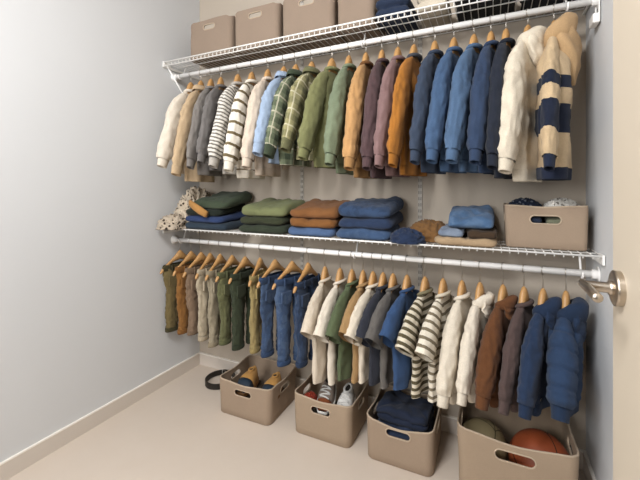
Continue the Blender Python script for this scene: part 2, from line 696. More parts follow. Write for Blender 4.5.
def hood(mat, root, seed, k=1.0, lift=0.0, long=0.0, roll=0.022, bagth=0.026):
    """soft hood: a thick roll gathered round the neck and a slack bag down the back (+y)"""
    m = MB()
    rings = []
    nv, nu = 16, 44
    for j in range(nu + 1):
        a = 2 * PI * j / nu
        b = 0.5 + 0.5 * math.sin(a)                          # 1 at the back, 0 at the throat
        c = Vector((math.cos(a) * 0.056 * k, math.sin(a) * (0.026 + 0.014 * b) * k + 0.006, lift * b + lerp(-0.022, 0.010, b)))
        out = Vector((math.cos(a), math.sin(a) * 1.3, 0)).normalized()
        r = roll * (0.75 + 0.45 * b) * k
        ring = []
        for i in range(nv):
            p = 2 * PI * i / nv
            d = 1 + 0.15 * nz(math.cos(a) * 1.9, math.sin(a) * 1.9 + math.cos(p) * .6, math.sin(p) * .8, seed)
            d += 0.10 * math.sin(p * 2 + a * 3 + seed)
            drape = 0.9 if math.sin(p) > 0 else 1.7 + 0.5 * b
            ring.append(c + out * (r * d * math.cos(p) * 0.85) + Vector((0, 0, r * d * drape * math.sin(p))))
        rings.append(ring)
    m.loft(rings)
    bag = []
    for i in range(19):
        t = i / 18
        w = (0.066 * (1 - t ** 4) ** 0.5 * (0.8 + 0.2 * math.sin(PI * t)) + 0.008) * k
        th = bagth * math.sin(PI * (0.16 + 0.72 * t)) * k
        zz = 0.006 + lift * (1 - t) - (0.125 + long) * t
        ring = []
        for j in range(32):
            a = 2 * PI * j / 32
            d = 1 + 0.20 * nz(math.cos(a) * 1.6, math.sin(a) * 1.6, t * 4, seed + 3)
            ring.append((w * math.cos(a) * d, (0.030 + 0.016 * t) * k + th * math.sin(a) * d + 0.008 * nz(math.cos(a) * 3, t * 5, 0, seed), zz))
        bag.append(ring)
    m.loft(bag, True, True)
    return m.build('hood', mat, root)


def solve_theta(x0, reach, px, lo=-12, hi=40):
    best = None
    for k in range(int((hi - lo) * 4) + 1):
        th = math.radians(lo + k / 4)
        X, Y = x0 - reach * math.sin(th), RODY - reach * math.cos(th)
        r = X / Y
        u = (math.sin(YAW) * FPX + math.cos(YAW) * FPX * r) / (math.cos(YAW) - math.sin(YAW) * r)
        e = abs(u + 320 - px)
        if best is None or e < best[0]:
            best = (e, th, Y)
    return best[1], best[2]


UP = 'garments on the upper rod'
LOW = 'garments on the lower rod'
HUP = 'wooden hangers on the upper rod'
HLOW = 'wooden hangers on the lower rod'
NECK_UP, NECK_LOW = 0.116, 0.142


def garment(kind, hx, px, py, mats, label, hlabel, upper, cat, seed, reach=0.212, hw=0.128, hem=0.136, thick=0.026, style='sweat', hem_px=None,
            r0=0.066, r1=0.046, ry=0.031, wr=1.0, hoodk=None, tor_extra=0.035, thfix=None, cufflen=0.045):
    rodz = ROD_HIGH if upper else ROD_LOW
    nd = NECK_UP if upper else NECK_LOW
    x0 = x_at(hx, RODY)
    th, Yc = solve_theta(x0, reach, px)
    if thfix is not None:
        th = thfix
        Yc = RODY - reach * math.cos(th)
    zend = z_at(px, py, Yc)
    zn = rodz - nd
    zc = zend - zn
    root = thing(kind, label, cat, (x0, RODY, zn), -PI / 2 - th, UP if upper else LOW)
    hanger(x0, th, rodz, hlabel, HUP if upper else HLOW, nd - 0.060, 0.122)
    vary = 1 + 0.16 * math.sin(seed * 5.3)
    ry *= vary
    r0 *= 1 + 0.08 * math.sin(seed * 3.1)
    body, trim = mats[0], mats[1] if len(mats) > 1 else mats[0]
    drop = 0.088
    if hem_px:
        L = -(z_at(hem_px[0], hem_px[1], RODY - 0.13) - zn)
    else:
        L = -zc + tor_extra
    quilt = 0.006 if style == 'puffer' else 0.0
    band = 0.045 if style in ('sweat', 'hoodie', 'puffer') else 0.0
    tm = torso_mesh(hw, hem, L - band, thick, seed, drop=drop, wr=wr, quilt=quilt)
    tm.build('torso', body, root, uv=True)
    if band:
        m = MB()
        rings = []
        for q, s in ((0.004, 0.93), (0.0, 1.0), (-0.02, 0.985), (-0.040, 0.965), (-band, 0.945), (-band + 0.004, 0.88), (-0.01, 0.86)):
            ring = []
            for j in range(60):
                a = 2 * PI * j / 60
                ca, sa = math.cos(a), math.sin(a)
                x = math.copysign(abs(ca) ** 0.62, ca) * hem * s
                fold = math.sin(x * 52 + seed * 3 + 1.5 * nz(x * 6, -L * 5, 0, seed)) * 0.0075 + 0.011 * nz(x * 14, -L * 7, 1.0, seed)
                y = math.copysign(abs(sa) ** 0.8, sa) * (thick * 0.86 * s + (0.0012 if j % 2 else 0)) + fold * 0.9 * wr * (0.35 + 0.65 * abs(sa))
                ring.append((x, y, -L + band + q))
            rings.append(ring)
        m.loft(rings)
        m.build('hem_band', trim, root)
    if style == 'tee':
        for s in (1, -1):
            sm, end, SL = sleeve_mesh(s, hw, reach, zc, drop, seed + s, r0=0.060, r1=0.068, ry0=0.027, ry1=0.033, short=True, nv=24, wr=0.8 * wr)
            so = sm.build('sleeve', body, root, uv=True)
        collar_ring('collar', trim, root, 0.049, 0.024, 0.0070, 0.006, 0.018)
    else:
        for s in (1, -1):
            cl = cufflen if style != 'shirt' else 0.05
            c0 = zc + cl * 0.95
            sm, end, SL = sleeve_mesh(s, hw, reach, c0 if s > 0 else c0 + 0.02, drop, seed + s * 0.7, r0=r0, r1=r1, ry0=ry, ry1=ry * 0.95, yoff=0.004 * s, wr=wr,
                                      quilt=0.06 if quilt else 0, nv=90 if quilt else 48, bulge=0.010 if style != 'shirt' else 0.0)
            sm.build('sleeve', body, root, uv=True)
            cuff_mesh(end, cl, rib=style != 'shirt', k=0.98 if style == 'shirt' else 0.80).build('cuff', trim, root)
        if style in ('hoodie',):
            hood(mats[2] if len(mats) > 2 else trim, root, seed, *(hoodk or (1.0,)))
        elif style == 'puffer':
            hood(trim, root, seed, *(hoodk or (1.0,)))
        elif style == 'shirt':
            shirt_collar(trim, root)
        else:
            collar_ring('collar', mats[2] if len(mats) > 2 else trim, root)
    return root


def F(*a, **k):
    return fabric(*a, **k)


U_ITEMS = [
    # hanger px, cuff px, name, style, colours, description
    (191, 163, 167, 'sweatshirt', 'sweat', [F('oatmeal_knit', '#e2d6c4')], 'cream sweatshirt nearest the left wall'),
    (201, 177, 175, 'shirt', 'shirt', [F('sand_twill', '#cdb08a')], 'plain sand coloured shirt beside the cream sweatshirt'),
    (211, 192, 168, 'sweatshirt', 'sweat', [F('stone_grey_knit', '#8d8680')], 'warm grey sweatshirt with broad sleeve beside the sand shirt'),
    (221, 207, 163, 'sweatshirt', 'sweat', [F('ash_grey_knit', '#7d7875')], 'darker grey sweatshirt tucked behind the warm grey one'),
    (238, 214, 167, 'sweatshirt', 'sweat', [F('thin_stripe_knit', '#e0dad0', 'stripe', '#8b857c', bands=(0.021, 0.42)), F('pale_grey_rib', '#bdb6ac')], 'white top with thin close grey stripes'),
    (252, 229, 171, 'sweatshirt', 'sweat', [F('olive_stripe_knit', '#ebe4d6', 'stripe', '#857453', bands=(0.062, 0.26)), F('white_rib', '#e6ddcd')], 'white top with wide spaced olive brown stripes'),
    (268, 247, 168, 'sweatshirt', 'sweat', [F('blush_knit', '#d8c6b2')], 'pinkish beige long sleeved top beside the olive striped one'),
    (284, 259, 155, 'shirt', 'shirt', [F('light_blue_cotton', '#9fb9da')], 'light blue buttoned shirt'),
    (296, 270, 157, 'shirt', 'shirt', [F('forest_plaid', '#7f8a68', 'plaid', '#33432f', hex3='#d9d2b8')], 'dark green and white plaid shirt'),
    (312, 287, 151, 'shirt', 'shirt', [F('olive_plaid', '#a9a273', 'plaid', '#6f7046', hex3='#e2dab9')], 'pale olive plaid shirt'),
    (332, 304, 159, 'sweatshirt', 'sweat', [F('olive_knit', '#85864e')], 'olive green sweatshirt'),
    (349, 330, 165, 'sweatshirt', 'sweat', [F('sage_knit', '#7f8d6c')], 'sage green sweatshirt'),
    (366, 349, 169, 'sweatshirt', 'sweat', [F('camel_knit', '#cb9a60'), F('camel_rib', '#b98a52'), F('brown_collar', '#7c5128')], 'camel tan sweatshirt'),
    (382, 367, 169, 'sweatshirt', 'sweat', [F('plum_knit', '#5d4749')], 'dark plum brown sweatshirt'),
    (398, 379, 167, 'sweatshirt', 'sweat', [F('mauve_knit', '#8f706e')], 'dusty mauve sweatshirt'),
    (414, 393, 166, 'sweatshirt', 'sweat', [F('mustard_knit', '#b5731f'), F('mustard_rib', '#b06f1b'), F('slate_collar', '#4a4d57')], 'mustard yellow sweatshirt with a slate collar'),
    (435, 415, 163, 'sweatshirt', 'sweat', [F('slate_navy_knit', '#3a4a63')], 'slate navy sweatshirt beside the mustard one'),
    (454, 432, 162, 'sweatshirt', 'sweat', [F('denim_blue_knit', '#3f648f')], 'mid blue sweatshirt, first of the two denim blue ones from the mustard'),
    (474, 452, 162, 'sweatshirt', 'sweat', [F('washed_blue_knit', '#4a6f98')], 'slightly paler denim blue sweatshirt beside the navy one'),
    (491, 475, 163, 'sweatshirt', 'sweat', [F('navy_knit', '#2f4669')], 'navy sweatshirt with wide sleeve'),
    (506, 492, 168, 'sweatshirt', 'sweat', [F('ink_knit', '#262d3d')], 'blackish navy sweatshirt half hidden by the cream hoodie'),
]
for i, (hx, px, py, nm, st, mats, d) in enumerate(U_ITEMS):
    garment(nm, hx, px, py, mats, d + ' on upper rod', 'wooden hanger holding the ' + d.split(', ')[0], True, 'shirt' if nm == 'shirt' else 'sweatshirt', 1.37 * i + 0.5, style=st)
garment('hoodie', 528, 505, 172, [F('cream_fleece', '#dccfb9', var=0.2)], 'plain cream hoodie with thick rolled hood on upper rod', 'wooden hanger inside the plain cream hoodie', True, 'hoodie', 51.3,
        style='hoodie', hw=0.132, thick=0.032, r0=0.072, r1=0.050, hoodk=(0.98, 0.006, 0.0, 0.024, 0.030))
bl = [(0.185, 0.232), (0.290, 0.398)]
garment('hoodie', 554, 548, 169, [F('rugby_stripe_fleece', '#d0b48c', 'bands', '#1f2a44', bands=bl), F('navy_rib', '#222d48'), F('tan_fleece', '#c7a273')], 'tan and navy wide striped hoodie nearest the right wall',
        'wooden hanger inside the tan and navy striped hoodie', True, 'hoodie', 63.9, style='hoodie', hw=0.132, thick=0.058, r0=0.072, r1=0.056, hoodk=(1.08, 0.036, 0.085, 0.027, 0.042))


# trousers ------------------------------------------------------------
def trousers(kind, hx, px, py, mat, trim, label, hlabel, seed, turned=None, spread=0.048):
    x0 = x_at(hx, RODY)
    reach = 0.078
    th, Yc = solve_theta(x0, reach, px, -10, 42)
    zend = z_at(px, py, Yc)
    ztopw = ROD_LOW - 0.155
    root = thing(kind, label, 'jeans' if kind == 'jeans' else 'trousers', (x0, RODY, ztopw), -PI / 2 - th, LOW)
    hanger(x0, th, ROD_LOW, hlabel, HLOW, 0.068, 0.138, bar=True)
    L = ztopw - zend
    W = 0.116
    for s in (1, -1):
        yo = 0.006 if s < 0 else -0.004
        m = MB()
        rings, uvs = [], []
        nv, nu = 54, 36
        for i in range(nv + 1):
            t = i / nv
            cx = s * lerp(W * 0.5, spread + 0.006, sstep(0, 0.5, t))
            rx = lerp(W * 0.50, 0.040, sstep(0.05, 0.7, t)) + 0.004 * math.sin(t * 9 + seed)
            ry = lerp(0.021, 0.0235, sstep(0, 0.3, t))
            z = -0.012 - (L - 0.012) * t
            ring = []
            for j in range(nu + 1):
                a = 2 * PI * j / nu + (PI if s > 0 else 0)
                d = 1 + 0.20 * nz(math.cos(a) * 1.3, math.sin(a) * 1.3, t * 5, seed + s) + 0.13 * nz(math.cos(a) * 3, math.sin(a) * 3, t * 14, seed + s)
                rdg = 1 - abs(nz(math.cos(a) * 1.8, math.sin(a) * 1.8, t * 9 + 0.6 * math.sin(a), seed + 9)) * 2.2
                d -= 0.16 * max(0.0, rdg) ** 3
                d += 0.05 * sstep(0.7, 0.95, t) * math.sin(2 * PI * (t * 13 + 0.3 * math.sin(a + seed)))
                ring.append((cx + rx * d * math.cos(a), ry * d * math.sin(a) + yo * sstep(0.05, 0.6, t) + 0.006 * nz(cx, t * 4, 0, seed), z))
                uvs.append((j / nu * 0.25, -z))
            rings.append(ring)
        m.loft(rings, True, False, uvs, closed=False)
        leg = m.build('leg', mat, root, uv=True)
        m = MB()
        rings = []
        for z, k in ((0.022, 1.0), (0.021, 1.10), (0.0, 1.12), (-0.004, 1.08), (-0.003, 0.9), (0.02, 0.85)):
            rings.append([(s * (spread + 0.006) + 0.040 * k * math.cos(2 * PI * j / 24) * (1 + 0.12 * nz(math.cos(j * .26) * 1.3, math.sin(j * .26) * 1.3, 5, seed + s)), yo + 0.0240 * k * math.sin(2 * PI * j / 24), -L + z) for j in range(24)])
        m.loft(rings)
        m.build('cuff', trim, leg)
    m = MB()
    rings = []
    for z, k in ((-0.024, 1.0), (-0.022, 1.05), (0.0, 1.03), (0.010, 1.0), (0.0115, 0.95), (0.006, 0.90), (-0.02, 0.88)):
        rings.append([(math.copysign(abs(math.cos(a)) ** 0.7, math.cos(a)) * W * 1.02 * k, math.sin(a) * 0.025 * k + 0.003 * nz(a, 0, 0, seed), z) for a in [2 * PI * j / 40 for j in range(40)]])
    m.loft(rings)
    m.build('waistband', trim, root)
    for sx in (-0.07, 0.0, 0.07):
        m = MB()
        m.box((sx - 0.004, 0.019, -0.028), (sx + 0.004, 0.0285, 0.013))
        bevel(m.build('belt_loop', trim, root, smooth=False), 0.002)
    for sx in (-0.058, 0.058):
        m = MB()
        q = 0.034
        ring = lambda y, e: [(sx - q + e, y, -0.060 - e), (sx + q - e, y, -0.060 - e), (sx + q - e, y, -0.115 + e), (sx, y, -0.132 + e), (sx - q + e, y, -0.115 + e)]
        m.loft([ring(0.016, 0), ring(0.0255, 0), ring(0.0265, 0.003)], True, True)
        m.build('pocket', mat, root, smooth=False)


def denim(name, a, b):
    return fabric(name, a, 'denim', b, var=0.25, scale=18, sheen=0.1)


P_ITEMS = [
    (180, 169, 331, 'trousers', F('khaki_twill', '#7b6b43'), F('dark_olive_hem', '#474128'), 'dark khaki trousers nearest the left wall'),
    (191, 181, 333, 'trousers', F('tobacco_twill', '#99682f'), F('tobacco_trim', '#8a5c28'), 'tobacco brown trousers'),
    (201, 191, 334, 'trousers', F('taupe_twill', '#8f765f'), F('taupe_trim', '#816a54'), 'pinkish taupe trousers'),
    (210, 202, 340, 'trousers', F('bone_twill', '#bfb096'), F('bone_trim', '#b3a389'), 'bone white trousers'),
    (220, 212, 346, 'trousers', F('greige_twill', '#a99c83'), F('greige_trim', '#9a8c72'), 'greige trousers beside the bone white pair'),
    (232, 223, 344, 'trousers', F('moss_twill', '#6f7044'), F('moss_trim', '#62643b'), 'moss green trousers'),
    (245, 236, 349, 'trousers', F('dark_green_twill', '#3d4630'), F('dark_green_trim', '#343c29'), 'dark green trousers'),
    (260, 254, 352, 'trousers', F('straw_twill', '#ab9660'), F('straw_trim', '#9f8a55'), 'straw khaki trousers beside the jeans'),
    (275, 265, 356, 'jeans', denim('mid_denim', '#34527b', '#5a78a0'), F('mid_denim_trim', '#2c466b'), 'mid blue jeans beside the straw trousers'),
    (292, 281, 365, 'jeans', denim('washed_denim', '#3a5a86', '#6a8ab2'), F('washed_denim_trim', '#304d76'), 'washed blue jeans between two darker pairs'),
    (308, 300, 366, 'jeans', denim('dark_denim', '#2c4468', '#45628a'), F('dark_denim_trim', '#263b5b'), 'darker blue jeans beside the cream tee'),
]
for i, (hx, px, py, nm, mt, tr, d) in enumerate(P_ITEMS):
    trousers(nm, hx, px, py, mt, tr, d + ' on lower rod', 'wooden hanger holding the ' + d, 2.11 * i + 0.9)

T_ITEMS = [
    (325, 308, 336, 318, 386, [F('ecru_jersey', '#d9cab5')], 'cream tee beside the darker blue jeans'),
    (340, 321, 339, 330, 385, [F('ivory_jersey', '#e2d6c4')], 'ivory tee beside the green tee'),
    (352, 333, 340, 341, 382, [F('green_jersey', '#5f6d47')], 'green tee'),
    (363, 346, 338, 353, 384, [F('tan_jersey', '#b48e5c')], 'tan tee'),
    (373, 352, 341, 361, 384, [F('off_white_jersey', '#ded1bc')], 'off white tee between the tan and charcoal tees'),
    (383, 363, 342, 369, 386, [F('charcoal_jersey', '#363946')], 'charcoal navy tee'),
    (393, 373, 344, 380, 389, [F('grey_jersey', '#706b66')], 'grey tee beside the blue tee'),
    (407, 387, 342, 393, 391, [F('blue_jersey', '#2f578a')], 'bright blue tee'),
    (425, 404, 352, 413, 399, [F('olive_striped_jersey', '#ded3bd', 'stripe', '#6d6247', bands=(0.030, 0.48)), F('olive_tee_rib', '#8b8263')], 'darker olive striped tee beside the blue tee'),
    (443, 424, 358, 430, 403, [F('taupe_striped_jersey', '#e6dcc9', 'stripe', '#94866d', bands=(0.034, 0.38)), F('cream_tee_rib', '#d8ccb6')], 'lighter cream striped tee beside the cream sweatshirt'),
]
for i, (hx, px, py, bx, by, mats, d) in enumerate(T_ITEMS):
    garment('t_shirt', hx, px, py, mats, d + ' on lower rod', 'wooden hanger holding the ' + d, False, 't-shirt', 3.3 * i + 7.7, style='tee', hem_px=(bx, by), reach=0.205, hw=0.124, hem=0.130, thick=0.026)

L_ITEMS = [
    (462, 443, 405, 'sweatshirt', 'sweat', [F('cream_knit', '#dfd3bf')], 'cream sweatshirt with crew collar beside the striped tee', None),
    (480, 462, 403, 'hoodie', 'hoodie', [F('ivory_fleece', '#e1d5c2')], 'ivory hoodie between the cream sweatshirt and the brown hoodie', (0.86, 0.004, -0.04, 0.018, 0.017)),
    (503, 482, 407, 'hoodie', 'hoodie', [F('chestnut_fleece', '#6f4526')], 'chestnut brown hoodie', (0.86, 0.004, -0.04, 0.018, 0.017)),
    (524, 504, 412, 'sweatshirt', 'sweat', [F('mocha_knit', '#5f4d49')], 'grey brown sweatshirt between the brown hoodie and navy jacket', None),
]
for i, (hx, px, py, nm, st, mats, d, hk) in enumerate(L_ITEMS):
    garment(nm, hx, px, py, mats, d + ' on lower rod', 'wooden hanger holding the ' + d, False, nm, 4.1 * i + 30.1, style=st, hoodk=hk, r0=0.062)
garment('hooded_jacket', 543, 525, 416, [F('navy_shell', '#213a5e', sheen=0.1), F('navy_shell_rib', '#203759')], 'smooth navy hooded jacket beside the quilted jacket on lower rod', 'wooden hanger holding the smooth navy hooded jacket', False, 'jacket', 44.4,
        style='hoodie', hoodk=(0.98, 0.008, -0.02, 0.022, 0.020), r0=0.07, r1=0.052)
garment('padded_jacket', 566, 562, 419, [F('quilted_nylon', '#28456b', sheen=0.05), F('quilted_nylon_trim', '#203757')], 'blue quilted padded jacket nearest the right wall on lower rod', 'wooden hanger holding the blue quilted jacket', False, 'jacket', 48.2,
        style='puffer', hoodk=(1.05, 0.008, 0.0, 0.024, 0.022), r0=0.084, r1=0.068, ry=0.052, thick=0.050, wr=0.5, thfix=math.radians(14))


# ------------------------------------------------------------------ folded clothes
def rrect(w, d, r, n):
    """n evenly spaced points round a rounded rectangle centred on the origin"""
    r = min(r, w / 2 - 1e-4, d / 2 - 1e-4)
    a, b = w - 2 * r, d - 2 * r
    per = 2 * a + 2 * b + 2 * PI * r
    out = []
    segs = [('l', (-a / 2, -d / 2), (1, 0), a), ('c', (a / 2, -b / 2), -PI / 2, PI * r / 2), ('l', (w / 2, -b / 2), (0, 1), b), ('c', (a / 2, b / 2), 0, PI * r / 2),
            ('l', (a / 2, d / 2), (-1, 0), a), ('c', (-a / 2, b / 2), PI / 2, PI * r / 2), ('l', (-w / 2, b / 2), (0, -1), b), ('c', (-a / 2, -b / 2), PI, PI * r / 2)]
    for i in range(n):
        s = per * i / n
        for k, p, q, ln in segs:
            if s <= ln or ln == 0 and s == 0:
                if k == 'l':
                    out.append((p[0] + q[0] * s, p[1] + q[1] * s))
                else:
                    ang = q + s / r
                    out.append((p[0] + r * math.cos(ang), p[1] + r * math.sin(ang)))
                break
            s -= ln
        else:
            out.append((-a / 2, -d / 2))
    return out


def fold_mesh(w, d, h, layers, seed, amp=0.004, n=84, per=7, lift=0.0, base_lift=0.0):
    """a folded garment: rounded fold edges, one soft bulge per layer"""
    m = MB()
    rings, uvs = [], []
    base = rrect(w, d, min(w, d) * 0.13, n)
    lh = h / layers

    def put(z, ins, t):
        ring = []
        for (x, y) in base:
            sx, sy = max(0.02, 1 - 2 * ins / w), max(0.02, 1 - 2 * ins / d)
            X, Y = x * sx, y * sy
            X += 0.006 * nz(X * 9, Y * 9, z * 34, seed)
            Y += 0.008 * nz(X * 10, Y * 8, z * 34 + 9, seed)
            Z = z + (amp * 1.5 * nz(X * 8, Y * 8, z * 10, seed) + amp * nz(X * 24, Y * 20, z * 20, seed) - 1.3 * amp * max(0.0, 1 - 3.2 * abs(nz(X * 11 + 2, Y * 9, z * 6, seed + 6))) ** 2) * sstep(0.0, 0.5, t)
            ring.append((X, Y, max(0.0, Z) + (base_lift + lift * t) * (Y / d + 0.5)))
            uvs.append((X, Y))
        rings.append(ring)
    put(0.0, min(w, d) * 0.5 * 0.9, 0)
    for L in range(layers):
        for k in range(per + 1):
            if L and k == 0:
                continue
            q = k / per
            ins = 0.5 * lh * 0.85 * (1 - math.sqrt(max(0, 1 - (2 * q - 1) ** 2)))
            off = 0.004 * nz(L * 3.3, 0, 0, seed)
            put((L + q) * lh, ins + 0.003 + off, (L + q) / layers)
    for k in (0.12, 0.28, 0.5, 0.72, 0.9):
        put(h + 0.003 * k, min(w, d) * 0.5 * k + lh * 0.42, 1)
    m.loft(rings, True, True, uvs)
    return m


def crumple_mesh(w, d, h, seed, amp=0.25, n=56, rows=30, freq=3.2):
    m = MB()
    rings = []
    for i in range(rows + 1):
        ph = lerp(-0.42, PI / 2 - 0.02, i / rows)
        ring = []
        for j in range(n):
            a = 2 * PI * j / n
            cx, cy, cz = math.cos(ph) * math.cos(a), math.cos(ph) * math.sin(a), math.sin(ph)
            rg = 1 - 2 * abs(nz(cx * freq, cy * freq, cz * freq, seed))
            rg2 = 1 - 2 * abs(nz(cx * freq * 2.2, cy * freq * 2.2, cz * freq * 2.2, seed + 4))
            k = 1 + amp * (rg * 0.65 + rg2 * 0.3 - 0.35)
            ring.append((cx * w / 2 * k, cy * d / 2 * k, max(0.0, cz * h * k)))
        rings.append(ring)
    m.loft(rings, True, True)
    return m


def folded(name, label, cat, x0, x1, yc, d, z, h, mat, seed, layers=2, group=None, rz=0.0, amp=0.004, lift=0.0, base_lift=0.0):
    o = fold_mesh(x1 - x0, d, h, layers, seed, amp, lift=lift, base_lift=base_lift).build(name, mat, uv=True, loc=((x0 + x1) / 2, yc, z))
    o.rotation_euler = (0, 0, rz)
    return tag(o, label, cat, group)


DL = DECK_LOW + 0.0025
YS = 1.765
# first stack, beside the patterned blanket
SX0, SX1 = -1.705, -1.400
GA = 'folded clothes beside the spotted blanket'
z, up = DL, 0.0
for i, (hh, hx, nm, lab) in enumerate((
        (0.040, '#2f4152', 'folded_trousers', 'slate blue folded trousers at the bottom of the stack beside the spotted blanket'),
        (0.040, '#2a4478', 'folded_trousers', 'royal navy folded trousers second up in the stack beside the spotted blanket'),
        (0.038, '#232d24', 'folded_trousers', 'blackish green folded trousers under the forest green ones'))):
    folded(nm, lab, 'folded trousers', SX0, SX1 + (0.02, 0.0, -0.02)[i], YS, 0.285, z, hh, F('stack_a%d_twill' % i, hx), 80 + i * 3.1, 1, GA, lift=0.014, base_lift=up, rz=(0.02, -0.03, 0.02)[i])
    z += hh + 0.001
    up += 0.015
o = folded('folded_sweater', 'forest green folded sweater on top of the stack beside the spotted blanket', 'folded sweater', SX0 + 0.05, SX1 + 0.02, YS + 0.01, 0.28, z, 0.046, F('forest_green_knit', '#46533c'), 91.5, 1, GA, lift=0.02, base_lift=up, amp=0.006)
# tan sleeve hanging out over the stack front
m = MB()
pts = [(-1.655, 1.640, z + 0.048), (-1.630, 1.618, z + 0.036), (-1.59, 1.607, z + 0.018), (-1.54, 1.603, z - 0.005), (-1.49, 1.602, z - 0.026)]
rings = []
for i, p in enumerate(pts):
    w = (0.010, 0.017, 0.021, 0.023, 0.018)[i]
    rings.append([(p[0] + 0.3 * w * math.cos(2 * PI * j / 16), p[1] + 0.014 * math.sin(2 * PI * j / 16), p[2] + w * math.cos(2 * PI * j / 16)) for j in range(16)])
m.loft(rings, True, True)
tag(m.build('rolled_socks', F('ochre_knit', '#c08a45')), 'ochre tan rolled cloth poking out of the green stack', 'rolled cloth')

# spotted blanket, crumpled into the corner of the shelf
o = crumple_mesh(0.225, 0.27, 0.215, 5.5, 0.42, n=90, rows=48, freq=3.6).build('crumpled_blanket', F('spotted_fleece', '#cdbda6', 'spots', '#54463a', var=0.25), loc=(-1.742, 1.785, DL))
tag(o, 'crumpled beige blanket with dark spots at the shelf corner by the left wall', 'blanket')
m = crumple_mesh(0.15, 0.20, 0.075, 9.1, 0.5, n=60, rows=26)
tag(m.build('crumpled_scarf', F('spotted_scarf_cloth', '#c9b8a2', 'spots', '#4a3d32', var=0.25), loc=(-1.768, 1.625, DL)), 'small crumpled spotted scarf in front of the spotted blanket', 'scarf')


def stack(rows, x0, x1, seed, group, y=YS, d=0.28, rise=0.016):
    z, up = DL, 0.0
    for i, (hh, hx, nm, cat, lab, dx0, dx1) in enumerate(rows):
        mat = hx if not isinstance(hx, str) else F('stack_cloth_%d_%d' % (int(seed), i), hx)
        folded(nm, lab, cat, x0 + dx0, x1 + dx1, y + 0.002 * i, d, z, hh, mat, seed + i * 2.7, 1, group, rz=0.05 * math.sin(seed + i * 2), amp=0.006, lift=rise, base_lift=up)
        z += hh + 0.001
        up += rise + 0.001


stack([(0.044, '#37402f', 'folded_trousers', 'folded trousers', 'dark green folded trousers at the bottom of the olive stack', 0, 0),
       (0.044, '#3c4129', 'folded_trousers', 'folded trousers', 'dark olive folded trousers in the middle of the olive stack', 0.0, -0.005),
       (0.050, '#7f8550', 'folded_sweater', 'folded sweater', 'olive green folded sweater on top of the green stack', 0.008, 0.005)], -1.295, -0.990, 21.0, 'folded clothes in the olive green stack')
stack([(0.042, '#4a6c9c', 'folded_jeans', 'folded jeans', 'pale blue folded jeans under the brown folded trousers', -0.01, 0.0),
       (0.044, '#8b5a2a', 'folded_trousers', 'folded trousers', 'tan brown folded trousers in the middle of the brown stack', 0.0, 0.02),
       (0.052, '#8d5c30', 'folded_sweater', 'folded sweater', 'chestnut brown folded sweater on top of the brown stack', 0.0, 0.03)], -0.970, -0.712, 33.0, 'folded clothes in the brown stack')
stack([(0.050, denim('stack_denim_low', '#355782', '#54759f'), 'folded_jeans', 'folded jeans', 'mid blue folded jeans at the bottom of the tall jeans stack', -0.015, 0.0),
       (0.050, denim('stack_denim_mid', '#243a5e', '#2f4b74'), 'folded_jeans', 'folded jeans', 'dark navy folded jeans in the middle of the tall jeans stack', 0, 0.01),
       (0.054, denim('stack_denim_top', '#2f4d75', '#1c2c48'), 'folded_jeans', 'folded jeans', 'mid blue folded jeans on top of the tall jeans stack', 0.0, 0.01)], -0.690, -0.425, 45.0, 'folded jeans in the tall stack', d=0.29)
o = crumple_mesh(0.15, 0.13, 0.060, 14.2, 0.28, freq=2.4).build('rolled_jeans', denim('rolled_denim', '#21365a', '#182846'), loc=(-0.350, 1.655, DL))
tag(o, 'small bundled navy jeans beside the tall jeans stack', 'jeans')
o = crumple_mesh(0.20, 0.20, 0.085, 17.4, 0.34).build('crumpled_cloth', F('brown_bundle', '#8a6236'), loc=(-0.275, 1.80, DL))
tag(o, 'small crumpled brown bundle below the wall track', 'bundle')
G5 = 'folded clothes beside the shelf basket'
folded('folded_blanket', 'beige folded blanket at the bottom of the denim pile beside the shelf basket', 'folded blanket', -0.232, 0.020, 1.77, 0.27, DL, 0.034, F('beige_blanket', '#b99c78'), 61.1, 1, G5, amp=0.007)
folded('folded_jeans', 'pale grey blue folded jeans between denim shirt and beige blanket', 'folded jeans', -0.215, -0.107, 1.765, 0.25, DL + 0.034, 0.038, denim('pale_denim', '#7c8ea8', '#9cadc4'), 63.3, 1, G5, amp=0.007, lift=0.012)
folded('folded_trousers', 'dark brown folded trousers under the denim shirt beside the shelf basket', 'folded trousers', -0.100, 0.022, 1.765, 0.25, DL + 0.034, 0.038, F('cocoa_twill', '#4b3a2a'), 65.2, 1, G5, amp=0.007, lift=0.012)
folded('folded_shirt', 'faded blue folded denim shirt on top of the pile beside the shelf basket', 'folded shirt', -0.182, 0.012, 1.775, 0.25, DL + 0.072, 0.050, denim('faded_denim', '#43709f', '#7398c0'), 67.8, 1, G5, amp=0.012, lift=0.035, base_lift=0.012)

# upper shelf cloth
DH = DECK_HIGH + 0.0025
folded('folded_sweater', 'navy folded sweater on the upper shelf beside the last bin', 'folded sweater', -0.500, -0.335, 1.765, 0.26, DH, 0.10, F('upper_navy_knit', '#273754'), 71.4, 2, 'folded clothes on the upper shelf', amp=0.006)
folded('folded_sweater', 'cream folded sweater on the upper shelf beside the navy one', 'folded sweater', -0.315, -0.175, 1.765, 0.26, DH, 0.09, F('upper_cream_knit', '#cfc2ad'), 72.9, 2, 'folded clothes on the upper shelf', amp=0.006)
folded('folded_blanket', 'black folded blanket seen from below through the upper shelf wires', 'folded blanket', -0.150, 0.095, 1.77, 0.29, DH, 0.09, F('black_fleece', '#1c1c20'), 74.3, 2, 'folded clothes on the upper shelf')
folded('folded_blanket', 'dark navy folded blanket on the upper shelf next to the right wall', 'folded blanket', 0.110, 0.345, 1.77, 0.29, DH, 0.09, F('dark_navy_fleece', '#1b2130'), 75.7, 2, 'folded clothes on the upper shelf')


